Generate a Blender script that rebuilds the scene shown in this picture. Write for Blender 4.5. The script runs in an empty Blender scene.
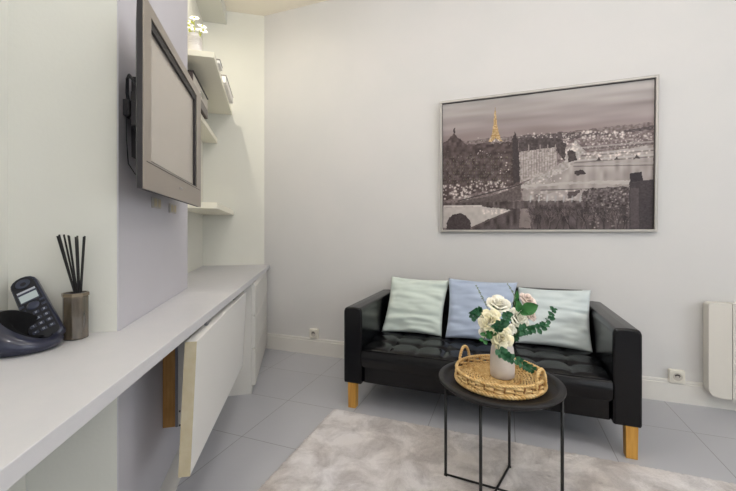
import bpy, bmesh, math, random
import numpy as np
from mathutils import Vector, Matrix, noise
from math import sin, cos, pi, radians, sqrt, atan2
R = random.Random(7)
sc = bpy.context.scene
C = sc.collection

# ------------------------------------------------------------------ frames of reference
H = 1.08                                   # eye height
YAW = radians(20.5)
FW = Vector((-sin(YAW), cos(YAW), 0)); RT = Vector((cos(YAW), sin(YAW), 0))
GA = radians(34.5)                         # the media wall stands 34.5 degrees off the sofa wall's normal
N = Vector((cos(GA), sin(GA), 0)); G = Vector((-sin(GA), cos(GA), 0)); O = Vector((-1.112, .784, 0))
def W(a, b, z=0): return O + N * a + G * b + Vector((0, 0, z))
YW = 2.866; CEIL = 3.10

# ------------------------------------------------------------------ materials
def srgb(c):
    return tuple(((v / 255) / 12.92 if v / 255 <= .04045 else (((v / 255) + .055) / 1.055) ** 2.4) for v in c) + (1,)
MATS = {}
def mat(name, rgb, rough=.5, metal=0, rgb2=None, nscale=8, bump=0, bscale=60, spec=.5, emit=None, trans=0, ior=1.45, stretch=None, detail=4, coat=0, sheen=0, bdist=.002):
    m = bpy.data.materials.new(name); m.use_nodes = True
    nt = m.node_tree; b = nt.nodes['Principled BSDF']
    b.inputs['Base Color'].default_value = srgb(rgb); b.inputs['Roughness'].default_value = rough
    b.inputs['Metallic'].default_value = metal; b.inputs['Specular IOR Level'].default_value = spec
    b.inputs['Transmission Weight'].default_value = trans; b.inputs['IOR'].default_value = ior
    b.inputs['Coat Weight'].default_value = coat; b.inputs['Sheen Weight'].default_value = sheen
    if emit:
        b.inputs['Emission Color'].default_value = srgb(emit[0]); b.inputs['Emission Strength'].default_value = emit[1]
    tc = nt.nodes.new('ShaderNodeTexCoord'); mp = nt.nodes.new('ShaderNodeMapping')
    nt.links.new(tc.outputs['Object'], mp.inputs[0])
    if stretch: mp.inputs['Scale'].default_value = stretch
    if rgb2:
        n = nt.nodes.new('ShaderNodeTexNoise'); n.inputs['Scale'].default_value = nscale; n.inputs['Detail'].default_value = detail
        r = nt.nodes.new('ShaderNodeValToRGB'); r.color_ramp.elements[0].position = .35; r.color_ramp.elements[1].position = .65
        r.color_ramp.elements[0].color = srgb(rgb); r.color_ramp.elements[1].color = srgb(rgb2)
        nt.links.new(mp.outputs[0], n.inputs['Vector']); nt.links.new(n.outputs['Fac'], r.inputs[0]); nt.links.new(r.outputs[0], b.inputs['Base Color'])
    if bump:
        n = nt.nodes.new('ShaderNodeTexNoise'); n.inputs['Scale'].default_value = bscale; n.inputs['Detail'].default_value = 3
        bn = nt.nodes.new('ShaderNodeBump'); bn.inputs['Strength'].default_value = bump; bn.inputs['Distance'].default_value = bdist
        nt.links.new(mp.outputs[0], n.inputs['Vector']); nt.links.new(n.outputs['Fac'], bn.inputs['Height']); nt.links.new(bn.outputs[0], b.inputs['Normal'])
    MATS[name] = m
    return m
M_wall = mat('wall_paint', (211, 210, 208), .75, rgb2=(214, 212, 210), nscale=3, bump=.15, bscale=90)
M_cream = mat('cream_wall_paint', (212, 212, 204), .75, rgb2=(215, 215, 207), nscale=3, bump=.15, bscale=90)
M_niche = mat('brightened_niche_paint', (220, 219, 209), .75, rgb2=(223, 222, 212), nscale=3, bump=.15, bscale=90)  # cream lightened in its colour to make up for light lacking here
M_grey = mat('grey_wall_paint', (192, 190, 195), .7, rgb2=(195, 193, 198), nscale=3, bump=.15, bscale=90)
M_ceil = mat('ceiling_paint', (248, 241, 226), .85)
M_trim = mat('white_trim_paint', (222, 219, 213), .45)
M_shelf = mat('shelf_paint', (243, 239, 222), .5)
M_top = mat('white_laminate', (201, 201, 203), .42, bump=.06, bscale=240, rgb2=(204, 203, 205), nscale=20)
M_cab = mat('cabinet_white', (210, 208, 202), .45)
M_flap = mat('leaf_white', (224, 223, 219), .4)
M_edge = mat('raw_cream_edge', (196, 186, 160), .6, rgb2=(188, 176, 146), nscale=25)
M_wood = mat('orange_wood', (186, 140, 78), .5, rgb2=(160, 116, 60), nscale=14, stretch=(6, 6, .6))
M_leg = mat('oak_leg', (206, 156, 74), .42, rgb2=(188, 136, 58), nscale=12, stretch=(6, 6, .5))
M_leather = mat('black_leather', (6, 6, 10), .25, bump=.3, bscale=90, rgb2=(5, 5, 8), nscale=10, spec=.36, coat=.06)
M_black = mat('black_metal', (26, 25, 26), .42, spec=.5, bump=.1, bscale=300)
M_tray = mat('black_tray_metal', (26, 24, 25), .48, spec=.45, bump=.1, bscale=300)
M_greyplastic = mat('tv_bezel', (148, 139, 129), .34, metal=.35)
M_tvback = mat('tv_back_plastic', (42, 39, 42), .5)
M_gap = mat('dark_gap', (30, 25, 28), .5)
M_screen = mat('tv_screen', (174, 166, 156), .22, spec=.7)  # pale grey carries the room's reflection; the glass itself is dark
M_silver = mat('silver_frame', (176, 172, 166), .4, metal=.25)
M_metal = mat('brushed_metal', (130, 130, 135), .35, metal=.8)
M_chrome = mat('chrome', (190, 190, 190), .2, metal=1)
M_white = mat('white_plastic', (228, 224, 212), .35)
M_rad = mat('heater_enamel', (216, 212, 203), .32)
M_hole = mat('socket_hole', (60, 54, 50), .6)
M_wicker = mat('wicker', (168, 118, 60), .6, rgb2=(112, 72, 34), nscale=45, bump=.4, bscale=200)
M_wicker2 = mat('pale_wicker', (232, 202, 146), .6, rgb2=(204, 162, 98), nscale=40, bump=.4, bscale=200)
M_gapshade = mat('weave_gap_shade', (92, 58, 28), .7)
M_vase = mat('frosted_vase', (226, 220, 214), .55, rgb2=(216, 208, 202), nscale=18)
M_rose = mat('cream_petals', (252, 248, 228), .55, rgb2=(255, 252, 240), nscale=30, sheen=.2)
M_rosey = mat('yellowish_petals', (252, 242, 198), .55, rgb2=(254, 248, 222), nscale=30, sheen=.2)
M_rosep = mat('blush_petals', (238, 218, 206), .55, rgb2=(244, 228, 218), nscale=30, sheen=.2)
M_leaf = mat('dark_green_leaf', (28, 80, 50), .5, rgb2=(48, 106, 66), nscale=50)
M_leaf2 = mat('bright_green_leaf', (56, 122, 58), .45, rgb2=(40, 96, 44), nscale=30)
M_stem = mat('green_stem', (80, 104, 62), .6)
M_twig = mat('pale_twig', (128, 140, 120), .6)
M_navy = mat('navy_plastic', (26, 30, 50), .3, coat=.4, rgb2=(30, 34, 56), nscale=5)
M_navyd = mat('dark_plastic', (22, 23, 30), .45)
M_well = mat('charger_well', (10, 10, 13), .8, spec=.2)
M_key = mat('phone_key', (52, 56, 74), .35)
M_keymark = mat('phone_key_mark', (176, 180, 190), .4)
M_lcd = mat('lcd', (176, 188, 190), .3)
M_smoke = mat('smoky_glass', (96, 86, 72), .12, rgb2=(66, 58, 48), nscale=22, spec=.8, stretch=(3, 3, .5), coat=.6)
M_reed = mat('black_reed', (22, 20, 20), .6)
M_bronze = mat('bronze_collar', (130, 118, 100), .3, metal=.6)
M_boxdark = mat('dark_box', (74, 62, 60), .6)
M_boxgrey = mat('grey_box', (128, 122, 118), .6)
M_boxlight = mat('light_box', (196, 190, 180), .6)
M_vasew = mat('white_ceramic', (238, 234, 230), .4)
M_petalw = mat('white_petal', (246, 244, 240), .5)
M_yg = mat('yellow_green', (190, 196, 90), .6)
M_sky_glass = mat('lamp_diffuser', (255, 250, 240), .5, emit=((255, 236, 214), 6))

def fabric(name, c1, c2):
    return mat(name, c1, .85, rgb2=c2, nscale=7, bump=.35, bscale=420, sheen=.25, bdist=.001)
M_mint = fabric('mint_cotton', (203, 214, 206), (196, 207, 200))
M_blue = fabric('blue_cotton', (174, 187, 208), (166, 179, 202))
M_mint2 = fabric('pale_mint_cotton', (208, 218, 218), (200, 210, 211))

def tile_mat():
    m = bpy.data.materials.new('floor_tiles'); m.use_nodes = True; nt = m.node_tree; b = nt.nodes['Principled BSDF']
    tc = nt.nodes.new('ShaderNodeTexCoord'); mp = nt.nodes.new('ShaderNodeMapping'); mp.vector_type = 'POINT'
    mp.inputs['Location'].default_value = (1.301, -1.578, 0)
    br = nt.nodes.new('ShaderNodeTexBrick'); br.offset = 0; br.squash = 1
    br.inputs['Scale'].default_value = 1; br.inputs['Brick Width'].default_value = .4505; br.inputs['Row Height'].default_value = .441
    br.inputs['Mortar Size'].default_value = .0022; br.inputs['Mortar Smooth'].default_value = .3; br.inputs['Bias'].default_value = 0
    br.inputs['Color1'].default_value = srgb((178, 179, 184)); br.inputs['Color2'].default_value = srgb((183, 184, 189)); br.inputs['Mortar'].default_value = srgb((134, 133, 135))
    nt.links.new(tc.outputs['Object'], mp.inputs[0]); nt.links.new(mp.outputs[0], br.inputs['Vector'])
    n = nt.nodes.new('ShaderNodeTexNoise'); n.inputs['Scale'].default_value = 2.2; n.inputs['Detail'].default_value = 6
    nt.links.new(tc.outputs['Object'], n.inputs['Vector'])
    mx = nt.nodes.new('ShaderNodeMix'); mx.data_type = 'RGBA'; mx.blend_type = 'MULTIPLY'; mx.inputs[0].default_value = .35
    rp = nt.nodes.new('ShaderNodeValToRGB'); rp.color_ramp.elements[0].color = (.82, .82, .83, 1); rp.color_ramp.elements[1].color = (1, 1, 1, 1)
    nt.links.new(n.outputs['Fac'], rp.inputs[0]); nt.links.new(br.outputs['Color'], mx.inputs[6]); nt.links.new(rp.outputs[0], mx.inputs[7])
    nt.links.new(mx.outputs[2], b.inputs['Base Color'])
    b.inputs['Roughness'].default_value = .36
    bn = nt.nodes.new('ShaderNodeBump'); bn.inputs['Strength'].default_value = .3; bn.inputs['Distance'].default_value = .002; bn.invert = True
    nt.links.new(br.outputs['Fac'], bn.inputs['Height']); nt.links.new(bn.outputs[0], b.inputs['Normal'])
    return m
M_tile = tile_mat()

def rug_mat():
    m = bpy.data.materials.new('rug_pile'); m.use_nodes = True; nt = m.node_tree; b = nt.nodes['Principled BSDF']
    tc = nt.nodes.new('ShaderNodeTexCoord')
    n = nt.nodes.new('ShaderNodeTexNoise'); n.inputs['Scale'].default_value = 7.5; n.inputs['Detail'].default_value = 7; n.inputs['Roughness'].default_value = .62
    n.inputs['Distortion'].default_value = .6
    r = nt.nodes.new('ShaderNodeValToRGB'); e = r.color_ramp.elements
    e[0].position = .36; e[0].color = srgb((180, 175, 175)); e[1].position = .62; e[1].color = srgb((226, 223, 224))
    n2 = nt.nodes.new('ShaderNodeTexNoise'); n2.inputs['Scale'].default_value = 1.8; n2.inputs['Detail'].default_value = 3
    r2 = nt.nodes.new('ShaderNodeValToRGB'); r2.color_ramp.elements[0].position = .4; r2.color_ramp.elements[0].color = srgb((240, 234, 226)); r2.color_ramp.elements[1].position = .65; r2.color_ramp.elements[1].color = (1, 1, 1, 1)
    mx = nt.nodes.new('ShaderNodeMix'); mx.data_type = 'RGBA'; mx.blend_type = 'MULTIPLY'; mx.inputs[0].default_value = 1
    for q in (n, n2): nt.links.new(tc.outputs['Object'], q.inputs['Vector'])
    nt.links.new(n.outputs['Fac'], r.inputs[0]); nt.links.new(n2.outputs['Fac'], r2.inputs[0])
    nt.links.new(r.outputs[0], mx.inputs[6]); nt.links.new(r2.outputs[0], mx.inputs[7]); nt.links.new(mx.outputs[2], b.inputs['Base Color'])
    b.inputs['Roughness'].default_value = .95; b.inputs['Sheen Weight'].default_value = .3
    n3 = nt.nodes.new('ShaderNodeTexNoise'); n3.inputs['Scale'].default_value = 160; n3.inputs['Detail'].default_value = 3
    nt.links.new(tc.outputs['Object'], n3.inputs['Vector'])
    bn = nt.nodes.new('ShaderNodeBump'); bn.inputs['Strength'].default_value = .8; bn.inputs['Distance'].default_value = .006
    nt.links.new(n3.outputs['Fac'], bn.inputs['Height']); nt.links.new(bn.outputs[0], b.inputs['Normal'])
    return m
M_rug = rug_mat()

def attr_mat():
    m = bpy.data.materials.new('printed_canvas'); m.use_nodes = True; nt = m.node_tree; b = nt.nodes['Principled BSDF']
    a = nt.nodes.new('ShaderNodeAttribute'); a.attribute_name = 'print'
    nt.links.new(a.outputs['Color'], b.inputs['Base Color']); b.inputs['Roughness'].default_value = .5; b.inputs['Specular IOR Level'].default_value = .35
    return m
M_print = attr_mat()
def pane_mat():
    m = bpy.data.materials.new('window_glass'); m.use_nodes = True; nt = m.node_tree
    for n in list(nt.nodes): nt.nodes.remove(n)
    o = nt.nodes.new('ShaderNodeOutputMaterial'); mx = nt.nodes.new('ShaderNodeMixShader'); mx.inputs[0].default_value = .08
    t = nt.nodes.new('ShaderNodeBsdfTransparent'); g = nt.nodes.new('ShaderNodeBsdfGlossy'); g.inputs['Roughness'].default_value = .05
    nt.links.new(t.outputs[0], mx.inputs[1]); nt.links.new(g.outputs[0], mx.inputs[2]); nt.links.new(mx.outputs[0], o.inputs[0])
    return m
M_pane = pane_mat()

# ------------------------------------------------------------------ mesh helpers
def obj(name, bm, m, parent=None, smooth=False, bevel=0, segs=2, kind=None, label=None, sub=0):
    me = bpy.data.meshes.new(name)
    bmesh.ops.recalc_face_normals(bm, faces=bm.faces[:])
    bm.to_mesh(me); bm.free()
    for mm in (m if isinstance(m, (list, tuple)) else [m]): me.materials.append(mm)
    if smooth:
        for p in me.polygons: p.use_smooth = True
    o = bpy.data.objects.new(name, me); C.objects.link(o)
    if parent: o.parent = parent
    if bevel:
        md = o.modifiers.new('bevel', 'BEVEL'); md.width = bevel; md.segments = segs; md.limit_method = 'ANGLE'; md.angle_limit = radians(40)
    if sub:
        md = o.modifiers.new('sub', 'SUBSURF'); md.levels = sub; md.render_levels = sub
    if kind: o['kind'] = kind
    if label: o['label'] = label
    return o
def tag(o, label, cat, group=None):
    o['label'] = label; o['category'] = cat
    if group: o['group'] = group
    return o
def thing(name, label, cat, loc=(0, 0, 0), rotz=0, group=None):
    o = bpy.data.objects.new(name, None); C.objects.link(o); o.empty_display_size = .1
    o.location = loc; o.rotation_euler = (0, 0, rotz)
    return tag(o, label, cat, group)
def new(): return bmesh.new()
def hexa(bm, v8):
    """bottom four (ccw) then top four"""
    v = [bm.verts.new(p) for p in v8]
    for f in ((0, 3, 2, 1), (4, 5, 6, 7), (0, 1, 5, 4), (1, 2, 6, 5), (2, 3, 7, 6), (3, 0, 4, 7)): bm.faces.new([v[i] for i in f])
    return v
def box(bm, x0, x1, y0, y1, z0, z1, T=None):
    p = [(x0, y0, z0), (x1, y0, z0), (x1, y1, z0), (x0, y1, z0), (x0, y0, z1), (x1, y0, z1), (x1, y1, z1), (x0, y1, z1)]
    if T: p = [T(*q) for q in p]
    return hexa(bm, p)
def prism(bm, poly, z0, z1):
    lo = [bm.verts.new((p[0], p[1], z0)) for p in poly]; hi = [bm.verts.new((p[0], p[1], z1)) for p in poly]
    bm.faces.new(lo[::-1]); bm.faces.new(hi)
    n = len(poly)
    for i in range(n): bm.faces.new((lo[i], lo[(i + 1) % n], hi[(i + 1) % n], hi[i]))
def tube(bm, pts, r, n=8, closed=False, cap=True):
    pts = [Vector(p) for p in pts]; rings = []; L = len(pts); prev = None
    for i, p in enumerate(pts):
        if closed: t = pts[(i + 1) % L] - pts[i - 1]
        else: t = pts[min(i + 1, L - 1)] - pts[max(i - 1, 0)]
        t.normalize()
        if prev is None:
            u = t.orthogonal().normalized()
        else:
            u = prev - t * prev.dot(t)
            u = u.normalized() if u.length > 1e-6 else t.orthogonal().normalized()
        prev = u; w = t.cross(u)
        rr = r[i] if isinstance(r, (list, tuple)) else r
        rings.append([bm.verts.new(p + (u * cos(2 * pi * k / n) + w * sin(2 * pi * k / n)) * rr) for k in range(n)])
    for i in range(L if closed else L - 1):
        a, b = rings[i], rings[(i + 1) % L]
        for k in range(n): bm.faces.new((a[k], a[(k + 1) % n], b[(k + 1) % n], b[k]))
    if cap and not closed:
        bm.faces.new(rings[0][::-1]); bm.faces.new(rings[-1])
def lathe(bm, prof, n=32, c=(0, 0, 0), sx=1, sy=1):
    rings = []
    for r, z in prof:
        if r < 1e-6: rings.append([bm.verts.new((c[0], c[1], c[2] + z))])
        else: rings.append([bm.verts.new((c[0] + r * sx * cos(2 * pi * k / n), c[1] + r * sy * sin(2 * pi * k / n), c[2] + z)) for k in range(n)])
    for a, b in zip(rings, rings[1:]):
        for k in range(n):
            k2 = (k + 1) % n
            if len(a) == 1 and len(b) == 1: continue
            if len(a) == 1: bm.faces.new((a[0], b[k], b[k2]))
            elif len(b) == 1: bm.faces.new((a[k], a[k2], b[0]))
            else: bm.faces.new((a[k], a[k2], b[k2], b[k]))
def grid(bm, fn, nu, nv, wrapu=False):
    vs = [[bm.verts.new(fn(i / nu, j / nv)) for j in range(nv + 1)] for i in range(nu if wrapu else nu + 1)]
    m = len(vs)
    for i in range(nu):
        for j in range(nv):
            bm.faces.new((vs[i][j], vs[(i + 1) % m][j], vs[(i + 1) % m][j + 1], vs[i][j + 1]))
    return vs
def ball(bm, c, r, n=12, sz=1):
    c = Vector(c)
    prof = [(r * sin(pi * k / 8), -r * cos(pi * k / 8) * sz) for k in range(9)]
    prof[0] = (0, prof[0][1]); prof[-1] = (0, prof[-1][1])
    lathe(bm, prof, n, c)
def struct(name, bm, m, **k): return obj(name, bm, m, kind='structure', **k)
def WT(a, b, z): return W(a, b, z)

# ================================================================== THE ROOM
CORN = W(.361, 2.2805)                    # where the sofa wall and the niche wall meet
XR, YF = 3.3, -1.9
tL = (YF - W(-.28, 0).y) / (-G.y)
PL = W(-.28, -tL)                         # front end of the left wall
b = new(); prism(b, [(XR + .1, YF - .1), (XR + .1, YW + .1), (-3.2, YW + .1), (-3.2, 1.6), (PL.x - .6, YF - .1)], -.1, 0); struct('floor', b, M_tile)
b = new(); prism(b, [(XR + .1, YF - .1), (XR + .1, YW + .1), (-3.2, YW + .1), (-3.2, 1.6), (PL.x - .6, YF - .1)], CEIL, CEIL + .1); struct('ceiling', b, M_ceil)
# sofa wall and niche back wall
b = new(); prism(b, [(CORN.x, YW), (XR + .1, YW), (XR + .1, YW + .12), (CORN.x - .04, YW + .12)], 0, CEIL); struct('wall_back', b, M_wall)
NB = 2.2805; NL = -.172
b = new(); prism(b, [W(.361, NB), (CORN.x - .04, YW + .12), W(NL - .2, NB + .12), W(NL - .2, NB)], 0, CEIL); struct('wall_niche_back', b, M_niche)
b = new(); prism(b, [W(NL, .9), W(NL, NB), W(NL - .12, NB), W(NL - .12, .9)], 0, CEIL); struct('wall_niche_side', b, M_niche)
# pillar: cream block with a grey painted front
b = new(); prism(b, [W(-.004, 0), W(-.004, .9), W(-.292, .9), W(-.292, 0)], 0, CEIL); struct('wall_pillar', b, M_cream)
b = new(); prism(b, [W(0, 0.002), W(0, .9), W(-.004, .9), W(-.004, 0.002)], 0, CEIL); struct('wall_pillar_front', b, M_grey)
b = new(); prism(b, [W(-.28, 0), W(-.4, 0), W(-.4, -tL - .1), W(-.28, -tL - .1)], 0, CEIL); struct('wall_left', b, M_cream)
# soffit over the niche
b = new(); prism(b, [W(NL, .9), W(.027, .9), W(.027, NB), W(NL, NB)], 2.975, CEIL); struct('trim_1', b, M_cream)
# boxed lower wall beside the pillar and a low sill at the pillar's foot
b = new(); prism(b, [W(-.28, 0.0), W(-.237, -.001), W(-.237, -1.9), W(-.28, -1.9)], 0, .743); struct('trim_2', b, M_cream)
b = new(); prism(b, [W(0, .0), W(.064, .0), W(.064, .9), W(0, .9)], 0, .008); struct('trim_3', b, M_trim)
# walls out of view, with a window opening in each
WX0, WX1, WZ0, WZ1 = 1.0, 2.7, .85, 2.35
b = new()
box(b, PL.x - .1, WX0, YF - .12, YF, 0, CEIL); box(b, WX1, XR + .1, YF - .12, YF, 0, CEIL); box(b, WX0, WX1, YF - .12, YF, 0, WZ0); box(b, WX0, WX1, YF - .12, YF, WZ1, CEIL)
struct('wall_front', b, M_wall)
SY0, SY1 = -.9, 1.3
b = new()
box(b, XR, XR + .12, YF, SY0, 0, CEIL); box(b, XR, XR + .12, SY1, YW, 0, CEIL); box(b, XR, XR + .12, SY0, SY1, 0, WZ0); box(b, XR, XR + .12, SY0, SY1, WZ1, CEIL)
struct('wall_right', b, M_wall)
def window(name, T, w, h):
    b = new(); f = .05
    for x0, x1, z0, z1 in ((0, w, 0, f), (0, w, h - f, h), (0, f, f, h - f), (w - f, w, f, h - f), (w / 2 - f / 2, w / 2 + f / 2, f, h - f)): box(b, x0, x1, .03, .09, z0, z1, T)
    o = struct(name, b, M_trim)
    b = new(); box(b, f, w / 2 - f / 2, .055, .061, f, h - f, T); box(b, w / 2 + f / 2, w - f, .055, .061, f, h - f, T)
    obj('pane', b, M_pane, o)
window('window_1', lambda x, y, z: (WX0 + x, YF - y, WZ0 + z), WX1 - WX0, WZ1 - WZ0)
window('window_2', lambda x, y, z: (XR + y, SY0 + x, WZ0 + z), SY1 - SY0, WZ1 - WZ0)
# baseboard of the sofa wall
b = new()
prof = [(0, 0), (.016, 0), (.016, .118), (.010, .124), (.013, .13), (.010, .14), (0, .142)]
def bb(xa, xb):
    A = [b.verts.new((xa, YW - d, z)) for d, z in prof]; B = [b.verts.new((xb, YW - d, z)) for d, z in prof]
    for i in range(len(prof)): b.faces.new((A[i], A[(i + 1) % len(prof)], B[(i + 1) % len(prof)], B[i]))
    b.faces.new(A); b.faces.new(B[::-1])
bb(CORN.x + .005, XR)
struct('baseboard_back', b, M_trim)

# ================================================================== WORKTOPS AND CABINETS
def af(bb_): return .130 + (.415 - .130) / (2.245 + .713) * (bb_ + .713)     # front edge of the worktop
CT, CB = .776, .743
b = new()
prism(b, [W(-.279, -1.9), W(af(-1.9), -1.9), W(af(.704), .704), W(.001, .704), W(.001, -.001), W(-.279, -.001)], CB, CT)
tag(obj('worktop', b, M_top, bevel=.0015), 'long white laminate worktop in the foreground carrying the phone', 'worktop')
EX = (-2.044, YW - .001)
b = new()
prism(b, [W(.001, .7062), W(af(.7062), .7062), EX, W(.358, 2.279), W(NL + .001, 2.279), W(NL + .001, .901), W(.001, .901)], CB, CT)
tag(obj('worktop', b, M_top, bevel=.0015), 'far section of white worktop running into the wall corner under the shelves', 'worktop')
# far drawer cabinet
cab = thing('drawer_cabinet', 'white three-drawer cabinet under the far end of the worktop', 'cabinet', W(.0, 1.28), GA)
def L(p): return (p[0], p[1] - 1.28, p[2])
def fl(bb_, off=0): return .309 + (.364 - .309) / (2.275 - 1.28) * (bb_ - 1.28) + off
lastb = lambda a: 2.2795 - (a - .361) * 0.687 if a > .361 else 2.2785
b = new(); 
def lprism(bm, poly, z0, z1): prism(bm, [(p[0], p[1] - 1.28) for p in poly], z0, z1)
lprism(b, [(NL + .002, 1.28), (fl(1.28), 1.28), (fl(2.268), 2.268), (NL + .002, 2.278)], 0, CB - .001)
obj('body', b, M_cab, cab, bevel=.001)
for z0, z1 in ((.055, .298), (.303, .522), (.527, .735)):
    b = new(); lprism(b, [(fl(1.285, .001), 1.285), (fl(1.285, .024), 1.285), (fl(2.235, .024), 2.235), (fl(2.235, .001), 2.235)], z0, z1 - .022)
    d = obj('drawer_front', b, M_cab, cab, bevel=.0015)
    b = new(); n0 = len(b.verts)
    A = [(fl(1.285, .001), 1.285, z1 - .0225), (fl(1.285, .024), 1.285, z1 - .0225), (fl(1.285, .012), 1.285, z1), (fl(1.285, .001), 1.285, z1)]
    B = [(fl(2.235, .001), 2.235, z1 - .0225), (fl(2.235, .024), 2.235, z1 - .0225), (fl(2.235, .012), 2.235, z1), (fl(2.235, .001), 2.235, z1)]
    va = [b.verts.new(L(p)) for p in A]; vb = [b.verts.new(L(p)) for p in B]
    b.faces.new(va); b.faces.new(vb[::-1])
    for i in range(4): b.faces.new((va[i], va[(i + 1) % 4], vb[(i + 1) % 4], vb[i]))
    obj('finger_pull', b, M_cab, d)
# hanging leaf
leaf = thing('folding_table_leaf', 'white folding table leaf hanging below the worktop on its long side', 'table leaf', W(.2, .02), GA)
def LL(a, bb_, z): return (a - .2, bb_ - .02, z)
zt, zb, tk = .722, .286, .036
b = new()
hexa(b, [LL(.199 - tk, .024, zb), LL(.199, .022, zb), LL(.276, 1.016, zb), LL(.276 - tk, 1.018, zb), LL(.219 - tk, .024, zt), LL(.219, .022, zt), LL(.296, 1.016, zt), LL(.296 - tk, 1.018, zt)])
obj('panel', b, M_flap, leaf, bevel=.0015)
b = new()
hexa(b, [LL(.199 - tk, .020, zb), LL(.1985, .018, zb), LL(.199, .0215, zb), LL(.199 - tk, .0235, zb), LL(.219 - tk, .020, zt), LL(.2185, .018, zt), LL(.219, .0215, zt), LL(.219 - tk, .0235, zt)])
obj('edge_strip', b, M_edge, leaf, label='unpainted cream coloured end edge')
for q in (.25, .78):
    b = new(); s = .219 + (.296 - .219) * q - tk / 2; bq = .02 + q
    box(b, s - .016, s - .006, bq - .04, bq + .04, zt - .002, CB + .0005, lambda x, y, z: LL(x, y, z)); obj('hinge', b, M_metal, leaf)
# support bracket behind the leaf
br = thing('support_bracket', 'wood and metal support bracket fixed to grey wall behind hanging leaf', 'bracket', W(0, .45), GA)
b = new(); box(b, .0005, .049, 0, .02, .243, CB - .001); obj('wood_board', b, M_wood, br, bevel=.001)
b = new(); box(b, .049, .061, -.002, .024, .243, CB - .001); box(b, .052, .059, -.006, -.002, .243, CB - .03); obj('metal_rail', b, M_metal, br, bevel=.001)
b = new(); box(b, .061, .098, -.004, .02, .243, CB - .001); ob = obj('white_rail', b, M_cab, br, bevel=.001)
for zz in (.25, .31, .62):
    b = new(); tube(b, [(.068, -.0055, zz), (.068, -.003, zz)], .004, 10); obj('screw', b, M_hole, br)

# ================================================================== SHELVES
def shelf(label, z0, z1, a1, b0, a0=None):
    b = new(); prism(b, [W(NL, b0), W(a1 if a0 is None else a0, b0), W(a1, NB - .001), W(NL, NB - .001)], z0, z1)
    return tag(obj('wall_shelf', b, M_shelf, bevel=.0015), label, 'shelf', None)
shelf('topmost white floating shelf, carrying the flower vase', 2.153, 2.189, .074, 1.14, .098)
shelf('middle white floating shelf half hidden by the television', 1.885, 1.925, -.051, 1.0)
shelf('lowest empty white floating shelf above the far worktop', 1.236, 1.276, .089, 1.32)
# storage box on the middle shelf
sb = thing('storage_box', 'dark storage box with pale panel on shelf behind the television', 'box', W(-.1, 1.43, 1.925), GA)
b = new(); box(b, -.065, .068, -.248, .25, 0, .152); obj('body', b, M_boxdark, sb, bevel=.002)
b = new(); box(b, .068, .0705, -.235, .245, .065, .14); obj('panel', b, M_boxlight, sb)
b = new(); box(b, .068, .0705, -.245, .249, .004, .058); obj('lower_panel', b, M_boxgrey, sb)
b = new(); box(b, -.067, .074, -.25, .252, .146, .156); obj('lid', b, M_gap, sb, bevel=.002)
b = new(); box(b, .0705, .0745, -.02, .06, .085, .115); obj('clasp', b, M_chrome, sb, bevel=.001)
# two white boxes on the top shelf
for (b0, b1, a0, a1, zz, lab) in ((1.30, 1.42, .03, .108, .022, 'small white box with dark edge beside the flower vase'), (1.62, 2.08, -.04, .106, .05, 'larger white box with dark edge at far end of top shelf')):
    wb = thing('white_box', lab, 'box', W(a0, b0, 2.1895), GA)
    b = new(); box(b, 0, a1 - a0, 0, b1 - b0, 0, zz); obj('body', b, M_vasew, wb, bevel=.002)
    b = new(); box(b, -.001, a1 - a0 + .002, -.001, b1 - b0 + .002, zz, zz + .007); obj('lid', b, M_boxgrey, wb)
# vase of white flowers on the top shelf
fv = tag(None or obj('flower_vase', (lambda bm: (lathe(bm, [(0, 0), (.030, 0), (.040, .01), (.046, .05), (.042, .09), (.030, .125), (.034, .14), (.030, .14), (.026, .125), (.036, .09), (.038, .05), (.03, .015), (0, .012)], 28), bm)[1])(new()), M_vasew, smooth=True), 'white ribbed vase standing on the topmost shelf', 'vase')
fv.location = W(-.035, 1.24, 2.1895)
b = new()
for k in range(9):
    z = .02 + k * .012; r = .0405 + .006 * sin(pi * k / 9)
    tube(b, [(r * cos(t * pi / 12), r * sin(t * pi / 12), z) for t in range(24)], .0025, 6, closed=True)
obj('rib', b, M_vasew, fv, smooth=True)
def daisy(root, c, r, nrm):
    nrm = Vector(nrm).normalized(); u = nrm.orthogonal().normalized(); w = nrm.cross(u)
    b = new()
    for k in range(8):
        a = 2 * pi * k / 8; d = u * cos(a) + w * sin(a); s = nrm.cross(d)
        p = [c + d * r * .15, c + d * r * .6 + s * r * .3 + nrm * r * .1, c + d * r + nrm * r * .02, c + d * r * .6 - s * r * .3 + nrm * r * .1]
        lo = [q - nrm * .0015 for q in p]
        va = [b.verts.new(q) for q in p]; vb = [b.verts.new(q) for q in lo]
        b.faces.new(va); b.faces.new(vb[::-1])
        for i in range(4): b.faces.new((va[i], vb[i], vb[(i + 1) % 4], va[(i + 1) % 4]))
    obj('petals', b, M_petalw, root, smooth=False)
    b = new(); ball(b, c + nrm * r * .1, r * .22, 8); obj('flower_centre', b, M_yg, root, smooth=True)
pos = [(-.035, .0, .215, 'leftmost'), (.005, -.02, .235, 'tallest'), (.045, .01, .205, 'rightmost'), (.0, .02, .185, 'middle'), (.055, -.015, .165, 'lowest'), (-.025, -.02, .18, 'lower left')]
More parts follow.
